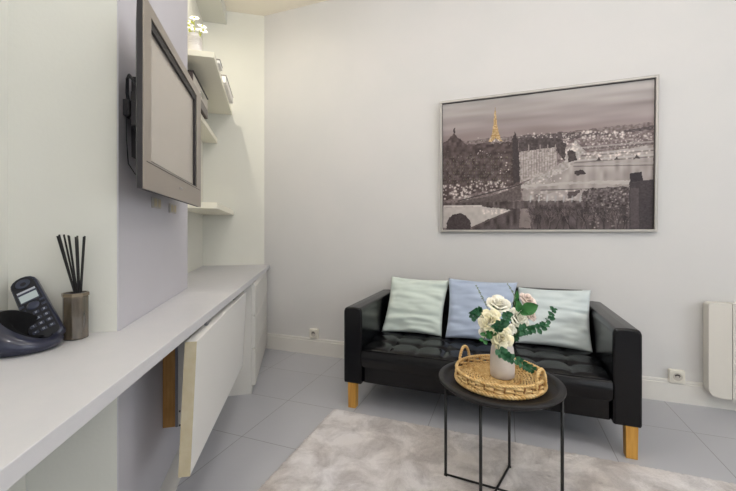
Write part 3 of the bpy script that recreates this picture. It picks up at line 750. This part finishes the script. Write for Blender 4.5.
# ================================================================== SIDE TABLE
TC = Vector((-.022, 1.605, 0)); TR, TZ = .245, .475
tb = thing('side_table', 'round black metal tray table standing on the rug', 'table', (TC.x, TC.y, .0125))
zf = -.0125
b = new()
lathe(b, [(0, TZ - .016 + zf), (.212, TZ - .016 + zf), (.217, TZ - .012 + zf), (.221, TZ - .001 + zf), (.226, TZ + zf), (.243, TZ + zf), (TR, TZ - .002 + zf), (TR, TZ - .010 + zf), (.242, TZ - .012 + zf), (.225, TZ - .012 + zf), (.220, TZ - .019 + zf), (0, TZ - .019 + zf)], 96)
obj('tray_top', b, M_tray, tb, smooth=False)
for p in tb.children[-1].data.polygons if tb.children else []: p.use_smooth = True
legs = [(-.2205, .014), (.041, .172), (-.062, -.186), (.229, -.024)]
for (x, y) in legs:
    b = new(); tube(b, [(x, y, .001), (x, y, TZ - .018 + zf)], .0062, 12); lg = obj('leg', b, M_black, tb, smooth=True)
    b = new(); tube(b, [(x, y, 0), (x, y, .008)], .008, 12); obj('foot', b, M_black, lg)
for i, j in ((0, 3), (1, 2)):
    b = new(); tube(b, [(legs[i][0], legs[i][1], .008 + .0 * i), (legs[j][0], legs[j][1], .008)], .0045, 10); obj('foot_bar', b, M_black, tb, smooth=True)
b = new(); pts = [(.219 * cos(t * pi / 40), .219 * sin(t * pi / 40), TZ - .023 + zf) for t in range(80)]; tube(b, pts, .005, 8, closed=True); obj('support_ring', b, M_black, tb, smooth=True)

# ------------------------------------------------------------------ wicker tray
WC = Vector((-.022, 1.618, TZ - .016))
wt = thing('wicker_tray', 'round woven wicker tray with two handles on black table', 'tray', WC)
RR = .172
def ringpts(r, z, n, wob=0, ph=0, k=1, wz=0):
    return [((r + wob * sin(k * 2 * pi * i / n + ph)) * cos(2 * pi * i / n), (r + wob * sin(k * 2 * pi * i / n + ph)) * sin(2 * pi * i / n), z + wz * cos(k * 2 * pi * i / n + ph)) for i in range(n)]
b = new()
for q in range(15):
    r = .010 + q * .0112
    tube(b, ringpts(r, .008, 96, .001, q * 1.7, 24 if r > .06 else 12, .0034), .0039, 6, closed=True)
for k in range(24):
    a = 2 * pi * k / 24; tube(b, [(r * cos(a), r * sin(a), .008 + .004 * ((-1) ** int(r / .0112))) for r in np.linspace(.02, .168, 16)], .0030, 5)
obj('woven_base', b, M_wicker2, wt, smooth=True)
b = new(); lathe(b, [(0, .001), (.165, .001), (.165, .004), (0, .004)], 48); obj('gap_shade_disc', b, M_gapshade, wt)  # dark disc added as the shade seen through gaps in the weave
b = new()
for q in range(3): tube(b, ringpts(RR, .010, 260, .0055, q * 2 * pi / 3, 26, .0055), .0055, 6, closed=True)
obj('bottom_braid', b, M_wicker2, wt, smooth=True)
b = new()
for q, z in enumerate((.023, .031, .039)): tube(b, ringpts(RR - .001, z, 240, .0055, (q % 2) * pi, 15, .0022), .0040, 6, closed=True)
obj('side_weave', b, M_wicker2, wt, smooth=True, label='loosely woven straw side')
b = new()
for k in range(30):
    a = 2 * pi * k / 30; c = (-1) ** k * .006
    tube(b, [((RR + c) * cos(a), (RR + c) * sin(a), .006), ((RR - c) * cos(a + .03), (RR - c) * sin(a + .03), .046)], .0036, 6)
obj('stakes', b, M_wicker, wt, smooth=True, label='darker upright canes')
b = new()
for q in range(2): tube(b, ringpts(RR, .048, 320, .0032, q * pi, 48, .0032), .0042, 6, closed=True)
obj('rim', b, M_wicker2, wt, smooth=True)
for ang in (radians(148), radians(-32)):
    b = new(); t0 = Vector((-sin(ang), cos(ang), 0)); rd = Vector((cos(ang), sin(ang), 0))
    path = []
    for k in range(61):
        s = pi * k / 60; p = rd * (RR + .004) + t0 * (.034 * cos(s)) + Vector((0, 0, .030 + .072 * sin(s))) 
        path.append(p)
    for q in range(2):
        tube(b, [p + rd * .0036 * cos(k * .9 + q * pi) + Vector((0, 0, 1)) * .0028 * sin(k * .9 + q * pi) for k, p in enumerate(path)], .0042, 6)
    obj('handle', b, M_wicker2, wt, smooth=True)

# ------------------------------------------------------------------ vase and bouquet
VB = Vector((-.010, 1.645, WC.z + .0135))
b = new(); lathe(b, [(0, 0), (.044, 0), (.048, .004), (.050, .03), (.049, .08), (.045, .12), (.036, .148), (.026, .168), (.024, .180), (.021, .180), (.022, .168), (.03, .148), (.04, .12), (.044, .08), (.045, .01), (0, .006)], 40)
vz = obj('bottle_vase', b, M_vase, smooth=True); vz.location = VB
tag(vz, 'white bottle vase standing in the wicker tray', 'vase')
CAM = Vector((0, 0, H))
def BQ(px, py, s=1.0):
    r_ = RT * ((px - 368) / 366) + FW + Vector((0, 0, -(py - 232) / 366))
    return CAM + r_ * (1.546 * s)
MOUTH = VB + Vector((0, 0, .165))
def petal(b, c, ax, a, r0, r1, h, wd, curl, ez):
    """cupped petal: stands round axis ax at angle a, from radius r0 at the base to r1 at the lip"""
    u = ax.orthogonal().normalized(); w = ax.cross(u)
    nu, nv = 6, 6
    def f(s, t):
        th = a + (s - .5) * wd * (1 - .35 * (2 * t - 1) ** 2 if t > .5 else .55 + .45 * t * 2)
        r = r0 + (r1 - r0) * t ** 1.3 + curl * max(0, t - .75) * 4 * .25
        z = h * sin(t * pi / 2 * .95) - (abs(s - .5) * 2) ** 2 * h * .18 * t - curl * max(0, t - .8) * .6
        return c + (u * cos(th) + w * sin(th)) * r + ax * (z + ez)
    grid(b, f, nu, nv)
def rose(label, px, py, s, rad, m, lean=(0, 0, 0)):
    c = BQ(px, py, s)
    ax = ((c - (MOUTH - Vector((0, 0, .04)))).normalized() * .7 - FW * .9 + Vector((0, 0, .25)) + Vector(lean)).normalized()
    t = thing('rose', label, 'flower', MOUTH - Vector((0, 0, .02)), 0, 'artificial roses in the bottle vase')
    o_ = Vector(t.location); c = c - o_
    b = new(); base = c - ax * rad * .75
    for k, (n, r0, r1, h, wd, cu) in enumerate(((3, .05, .20, 1.25, 2.4, 0), (3, .12, .36, 1.22, 2.1, .02), (4, .2, .55, 1.15, 1.8, .1), (5, .3, .78, 1.0, 1.55, .25), (5, .38, 1.0, .78, 1.5, .4))):
        for i in range(n):
            petal(b, base, ax, 2 * pi * (i + .5 * (k % 2)) / n + k * .5 + R.uniform(-.15, .15), r0 * rad, r1 * rad * R.uniform(.94, 1.06), h * rad, wd, cu * rad, 0)
    o = obj('bloom', b, m, t, smooth=True); md = o.modifiers.new('thick', 'SOLIDIFY'); md.thickness = .0012
    b = new(); e0 = Vector((R.uniform(-.008, .008), R.uniform(-.008, .008), -.10)); mid = Vector((c.x * .15, c.y * .15, .02))
    tube(b, [e0, e0 * .3, mid, base * .75 + mid * .2, base + ax * .004], .0022, 6); obj('stem', b, M_stem, t, smooth=True)
    b = new()
    for i in range(5): petal(b, base - ax * .002, ax, 2 * pi * i / 5, .1 * rad, .55 * rad, .35 * rad, .8, 0, 0)
    obj('sepals', b, M_leaf2, t, smooth=True)
rose('wide open white rose at the top of the bouquet', 499, 303, .99, .046, M_rose, (0, 0, .5))
rose('cream rose at the left of the bouquet', 490, 320, .96, .045, M_rosey, (-.2, 0, 0))
rose('cream rose at the right of the bouquet', 519.5, 318, .98, .043, M_rose, (.2, 0, 0))
rose('yellowish rose lowest at the front above the vase mouth', 502, 338, .94, .043, M_rosey, (0, 0, -.1))
rose('small white rosebud in the centre right of the bouquet', 511, 329, .96, .024, M_rose)
rose('blush rose at the back right behind the big green leaf', 528, 299, 1.03, .036, M_rosep, (.1, 0, .3))
rose('blush rose at the far right behind the eucalyptus', 532, 315, 1.04, .028, M_rosep, (.3, 0, 0))
rose('small white rose at the lower left of the bouquet', 485, 331, .99, .026, M_rose, (-.3, 0, -.1))
def leafpatch(b, p, d, nrm, ln, wd, fold=.15):
    d = d.normalized(); s = d.cross(nrm).normalized(); nrm = s.cross(d).normalized()
    def f(u, v):
        w = wd * sin(pi * min(1, max(0, v)) ** .8) ** .8 * (u - .5)
        return p + d * ln * v + s * w + nrm * (abs(u - .5) * fold * wd * 2 + .12 * ln * sin(pi * v))
    grid(b, f, 4, 6)
def branch(name, label, cat, pts, leafr, m, count, grp=None, lw=.9, sz=(1, .7), stem=M_stem):
    P3 = [BQ(*q) for q in pts]; P3 = [MOUTH + Vector((0, 0, -.05))] + P3
    t = thing(name, label, cat, MOUTH - Vector((0, 0, .02)), 0, grp); o_ = Vector(t.location); P3 = [p - o_ for p in P3]
    # smooth polyline
    sm = []
    for i in range(len(P3) - 1):
        p0, p1, p2, p3 = P3[max(0, i - 1)], P3[i], P3[i + 1], P3[min(len(P3) - 1, i + 2)]
        for k in range(6):
            s = k / 6; sm.append(.5 * ((2 * p1) + (p2 - p0) * s + (2 * p0 - 5 * p1 + 4 * p2 - p3) * s * s + (3 * p1 - p0 - 3 * p2 + p3) * s ** 3))
    sm.append(P3[-1])
    b = new(); tube(b, sm, .0014, 6); obj('stem', b, stem, t, smooth=True)
    b = new(); n0 = int(len(sm) * (1 - lw))
    for k in range(count):
        i = n0 + (len(sm) - 2 - n0) * k / max(1, count - 1); j = int(i); p = sm[j]; tg = (sm[j + 1] - sm[j]).normalized()
        f_ = sz[0] + (sz[1] - sz[0]) * k / count
        for sgn in (1, -1):
            side = tg.cross(FW).normalized() * sgn
            d = side + tg * .45 + FW * R.uniform(-.9, .3)
            leafpatch(b, p, d, -FW + Vector((0, 0, .5)) + Vector((R.uniform(-.5, .5), R.uniform(-.5, .5), R.uniform(-.5, .5))), leafr * f_ * R.uniform(.85, 1.15), leafr * .85 * f_)
    obj('leaves', b, m, t, smooth=True)
    return t
EU = 'eucalyptus sprays in the bouquet'
branch('eucalyptus_branch', 'long eucalyptus spray arching right from the bouquet', 'foliage', [(512, 338, .96), (520, 331, .95), (530, 329.5, .95), (540, 328, .95), (546, 322, .95), (551, 314, .95), (553, 309.5, .95)], .027, M_leaf, 12, EU, .72)
branch('eucalyptus_branch', 'eucalyptus spray trailing down right into the wicker tray', 'foliage', [(498, 345, .93), (500, 351, .91), (506, 356, .91), (516, 360, .91), (526, 366, .92), (533, 369.5, .93)], .026, M_leaf, 12, EU, .70)
branch('eucalyptus_branch', 'eucalyptus spray in front of the roses at bouquet centre', 'foliage', [(498, 334, .94), (498, 327, .92), (504, 321, .91), (508, 313, .915)], .029, M_leaf, 9, EU, .62)
branch('eucalyptus_branch', 'eucalyptus spray reaching left over the blue cushion', 'foliage', [(492, 330, .98), (484, 318, .96), (479, 311, .95), (474, 314, .95), (471, 318, .95)], .027, M_leaf, 8, EU, .45)
branch('eucalyptus_branch', 'short eucalyptus spray low on the left of the bouquet', 'foliage', [(494, 338, .95), (488, 333, .93), (483, 341, .93)], .026, M_leaf2, 5, EU, .55)
branch('eucalyptus_branch', 'short dark eucalyptus spray low on the right of the bouquet', 'foliage', [(508, 340, .98), (515, 336, .97), (519, 331, .97)], .028, M_leaf, 5, EU, .5)
branch('twig', 'thin pale twig rising at the left of the bouquet', 'foliage', [(494, 322, 1.0), (486, 305, 1.0), (480, 293, 1.0), (476, 285, 1.0)], .007, M_twig, 8, 'thin twigs in the bouquet', .5, stem=M_twig)
branch('twig', 'thin pale twig rising at the top right of the bouquet', 'foliage', [(504, 318, 1.02), (514, 300, 1.02), (512, 291, 1.02), (507, 283.5, 1.02)], .007, M_twig, 8, 'thin twigs in the bouquet', .45, stem=M_twig)
def bigleaf(label, specs):
    t = thing('leafy_stem', label, 'foliage', MOUTH - Vector((0, 0, .02))); o_ = Vector(t.location)
    b = new(); tube(b, [Vector((0, 0, -.05)), Vector((.005, 0, .02)), BQ(*specs[0][0]) - o_], .002, 6); obj('stem', b, M_stem, t)
    for p, q, w in specs:
        p = BQ(*p) - o_; q = BQ(*q) - o_
        b = new(); leafpatch(b, p, q - p, -FW + Vector((0, 0, .25)), (q - p).length, w, .2); o = obj('leaf', b, M_leaf2, t, smooth=True)
bigleaf('stem with broad oval green leaves at the upper right of the bouquet', [((521, 311, .97), (538, 305, .96), .052), ((518, 312, .97), (517, 299, .97), .030), ((520, 312, .97), (529, 315.5, .955), .022)])
bigleaf('dark pointed leaf standing at the top of the bouquet', [((515, 302, 1.03), (517, 290, 1.03), .018)])

# ================================================================== REED DIFFUSER
DC = W(-.085, -.060, CT + .0005)
df = thing('reed_diffuser', 'smoky glass reed diffuser with black sticks by the pillar', 'diffuser', DC)
b = new(); lathe(b, [(0, 0), (.028, 0), (.031, .004), (.031, .118), (.028, .124), (.018, .126), (0, .126)], 8); obj('bottle', b, M_smoke, df, bevel=.002)
b = new(); lathe(b, [(.0315, .1215), (.0325, .1215), (.0325, .131), (.029, .131), (.029, .127), (.0315, .126)], 8); b2 = b
obj('collar', b2, M_bronze, df)
b = new(); lathe(b, [(0, .127), (.0285, .127), (.0285, .129), (.013, .131), (.012, .126), (0, .126)], 24); obj('stopper', b, M_gap, df)
tops = [(-.056, .0, .292), (-.050, .012, .296), (-.042, -.006, .296), (-.030, .008, .294), (-.012, -.004, .292), (-.002, .010, .293), (.010, -.004, .290), (.020, .012, .292), (.032, .0, .290)]
for k, (x, y, z) in enumerate(tops):
    bx = .008 + x * .18
    top = RT * (x * .86 - .004) + Vector((0, y, 0)); bot = RT * bx + Vector((0, y * .3, 0))
    b = new(); tube(b, [(bot.x, bot.y, .1275), (top.x, top.y, z)], .0025, 8); obj('reed', b, M_reed, df)

# ================================================================== TELEPHONE
def UP(px, py, zc): return CAM + (RT * ((px - 368) / 366) + FW + Vector((0, 0, -(py - 232) / 366))) * zc
PB = W(-.160, -.150, CT + .0005)
ph_ = thing('charging_base', 'dark navy charging base of the cordless phone on the worktop', 'phone base', PB, YAW + radians(38))
# local +x to the right of the picture, -y towards the room
b = new(); n = 48
prof = [(0.001, 0), (.55, 0), (.82, .05), (.97, .3), (1.0, .5), (.95, .74), (.86, .93), (.76, 1.0), (.62, 1.0), (.50, .95), (.42, .72), (.38, .30), (0.001, .26)]
rows_ = []
for (r, zf_) in prof:
    row = []
    for k in range(n):
        a = 2 * pi * k / n
        hh = .066 + .036 * cos(a - radians(145))
        rr = r * (1 + .05 * cos(a - radians(180)))
        row.append(b.verts.new((rr * .086 * cos(a) + .055 * max(0, .78 - r), rr * .074 * sin(a), zf_ * hh)))
    rows_.append(row)
for ra, rb in zip(rows_, rows_[1:]):
    for k in range(n): b.faces.new((ra[k], ra[(k + 1) % n], rb[(k + 1) % n], rb[k]))
sh = obj('shell', b, [M_navy, M_well], ph_, smooth=True)
for p in sh.data.polygons:
    if p.index // 48 >= 8: p.material_index = 1
b = new(); lathe(b, [(0, .0), (.46, .0), (.47, .001), (0, .0015)], 32); bmesh.ops.scale(b, vec=(.086, .074, 1), verts=b.verts[:]); bmesh.ops.translate(b, vec=(0, 0, .031), verts=b.verts[:]); obj('cradle', b, M_well, ph_)
tp, bp = UP(20.5, 279, 1.03), UP(49.5, 339, .965)
U3 = (tp - bp); LEN = U3.length; U3.normalize()
W3 = (UP(41, 292, 1.012) - UP(17, 303, .985)); W3 = (W3 - U3 * W3.dot(U3)).normalized(); F3 = W3.cross(U3).normalized()
if F3.dot(CAM - bp) < 0: F3 = -F3
hs = bpy.data.objects.new('cordless_handset', None); C.objects.link(hs); hs.empty_display_size = .05
mm = Matrix((W3, U3, F3)).transposed().to_4x4(); mm.translation = bp; hs.matrix_world = mm @ Matrix.Diagonal((1.22, 1.03, 1.1, 1))
tag(hs, 'dark navy cordless phone handset leaning in its charging base', 'telephone')
hw = .029
def stadium(w0, w1, l, n=8, r=.024):
    pts = []
    for k in range(n + 1): a = pi * k / n; pts.append((w1 * cos(a), l - r * .95 + r * .95 * sin(a)))
    for k in range(n + 1): a = pi + pi * k / n; pts.append((w0 * cos(a), .016 + .016 * sin(a)))
    return pts
b = new(); prism(b, stadium(hw, hw * .86, LEN), -.024, 0); obj('body', b, M_navy, hs, bevel=.006, segs=3)
b = new(); prism(b, [(p[0] * .86, p[1] * .95 + .005) for p in stadium(hw, hw * .84, LEN)], 0.0, .0012); obj('face_plate', b, M_navyd, hs)
b = new(); box(b, -.0185, .0185, LEN * .60, LEN * .745, .0012, .0022); obj('display_frame', b, M_key, hs, bevel=.001)
b = new(); box(b, -.0165, .0165, LEN * .615, LEN * .715, .0022, .0028); obj('display', b, M_lcd, hs)
b = new(); box(b, -.017, .017, LEN * .75, LEN * .775, .0012, .0022); obj('label_strip', b, M_keymark, hs)
b = new(); lathe(b, [(0, .0005), (.010, .0012), (.013, .002), (.014, .0028), (.0125, .0028)], 24, (0, LEN * .875, .0003)); obj('earpiece', b, M_key, hs, smooth=True)
b = new(); lathe(b, [(0, .003), (.007, .0032), (.0115, .0025), (.012, .001)], 24, (0, LEN * .525, .0005)); obj('navigation_pad', b, M_key, hs, smooth=True)
for sx_ in (-1, 1):
    b = new(); box(b, sx_ * .019 - .0045, sx_ * .019 + .0045, LEN * .545, LEN * .575, .0012, .0030); obj('key', b, M_key, hs, bevel=.001)
    b = new(); box(b, sx_ * .019 - .0045, sx_ * .019 + .0045, LEN * .475, LEN * .505, .0012, .0030); obj('key', b, M_key, hs, bevel=.001)
# digit strokes (7-segment like) for the keypad marks
SEG = {'1': 'bc', '2': 'abged', '3': 'abgcd', '4': 'fgbc', '5': 'afgcd', '6': 'afgedc', '7': 'abc', '8': 'abcdefg', '9': 'abcdfg', '0': 'abcdef', '*': 'gh', '#': 'gbcfe'}
SP = {'a': ((0, 2), (1, 2)), 'b': ((1, 1), (1, 2)), 'c': ((1, 0), (1, 1)), 'd': ((0, 0), (1, 0)), 'e': ((0, 0), (0, 1)), 'f': ((0, 1), (0, 2)), 'g': ((0, 1), (1, 1)), 'h': ((.5, .5), (.5, 1.5))}
for i, row in enumerate(('123', '456', '789', '*0#')):
    for j, ch in enumerate(row):
        x = (j - 1) * .0150; y = LEN * (.415 - i * .085)
        b = new(); box(b, x - .0056, x + .0056, y - .0042, y + .0042, .0012, .0032); k_ = obj('key', b, M_key, hs, bevel=.0012)
        b = new()
        for sg in SEG[ch]:
            (xa, ya), (xb, yb) = SP[sg]; X0, X1 = sorted((x + (xa - .5) * .0028, x + (xb - .5) * .0028)); Y0, Y1 = sorted((y + (ya - 1) * .0022, y + (yb - 1) * .0022))
            box(b, X0 - .0004, X1 + .0004, Y0 - .0004, Y1 + .0004, .0031, .0035)
        obj('digit', b, M_keymark, k_)
b = new(); pts = [W(-.235, -.185, CT + .004), W(-.25, -.26, CT + .0035), W(-.262, -.36, CT + .0035), W(-.27, -.6, CT + .0035)]; tube(b, pts, .003, 8)
tag(obj('phone_cord', b, M_navyd, smooth=True), 'thin black cord trailing left from the phone base', 'cord')

LAMP = 49
# ================================================================== ADDED GLOBE LAMPS (unseen above the frame, put in to brighten the room)
LP = [(-.5, 1.2), (1.0, 1.1), (.35, -.45), (1.9, -.2)]
GE = mat('added_globe_glow', (255, 250, 240), .4, emit=((253, 250, 253), LAMP))
for i, (x, y) in enumerate(LP):
    t = thing('added_globe_lamp', 'added globe lamp out of view, brightening room and ceiling', 'lamp', (x, y, CEIL), 0, 'added globe lamps')
    b = new(); lathe(b, [(0, -.02), (.05, -.02), (.055, 0), (0, 0)], 32); obj('ceiling_rose', b, M_trim, t)
    b = new(); tube(b, [(0, 0, -.02), (0, 0, -.13)], .003, 8); obj('cable', b, M_trim, t)
    b = new(); ball(b, (0, 0, -.22), .10, 32); obj('globe', b, GE, t, smooth=True)
def winlight(loc, rot, sx, sy, e, col):
    ld = bpy.data.lights.new('window_daylight', 'AREA'); ld.shape = 'RECTANGLE'; ld.size = sx; ld.size_y = sy; ld.energy = e; ld.color = col
    lo = bpy.data.objects.new('window_daylight', ld); C.objects.link(lo); lo.location = loc; lo.rotation_euler = rot
    return lo
winlight(((WX0 + WX1) / 2, YF - .2, (WZ0 + WZ1) / 2), (radians(90), 0, 0), WX1 - WX0, WZ1 - WZ0, 14, (.94, .97, 1.0))
winlight((XR + .2, (SY0 + SY1) / 2, (WZ0 + WZ1) / 2), (0, radians(90), 0), WZ1 - WZ0, SY1 - SY0, 48, (.90, .95, 1.0))
# small downlight inside the niche soffit, over the flowers
ns = thing('recessed_spotlight', 'recessed spotlight in the soffit over the flower vase', 'lamp', W(-.06, 1.35, 2.975 - .012))
b = new(); lathe(b, [(.0, .012), (.035, .012), (.035, .0), (.03, 0), (.03, .008), (0, .008)], 24); obj('ring', b, M_chrome, ns)
ld = bpy.data.lights.new('spot', 'AREA'); ld.shape = 'DISK'; ld.size = .06; ld.energy = 8; ld.color = (1, .93, .8)
lo = bpy.data.objects.new('spot', ld); C.objects.link(lo); lo.parent = ns; lo.location = (0, 0, -.003)

# ================================================================== WORLD, CAMERA, VIEW
w = bpy.data.worlds.new('world'); sc.world = w; w.use_nodes = True
bg = w.node_tree.nodes['Background']; bg.inputs[0].default_value = (.78, .88, 1, 1); bg.inputs[1].default_value = 1.0
cd = bpy.data.cameras.new('camera'); cam = bpy.data.objects.new('camera', cd); C.objects.link(cam)
cam.location = (0, 0, H); cam.rotation_euler = (radians(90), 0, YAW)
cd.sensor_width = 36; cd.lens = 366 / 736 * 36; cd.shift_y = (232 - 245.5) / 736; cd.clip_start = .02
sc.camera = cam
sc.view_settings.view_transform = 'Standard'; sc.view_settings.look = 'None'; sc.view_settings.gamma = 1; sc.view_settings.use_curve_mapping = False
sc.view_settings.exposure = 0.0
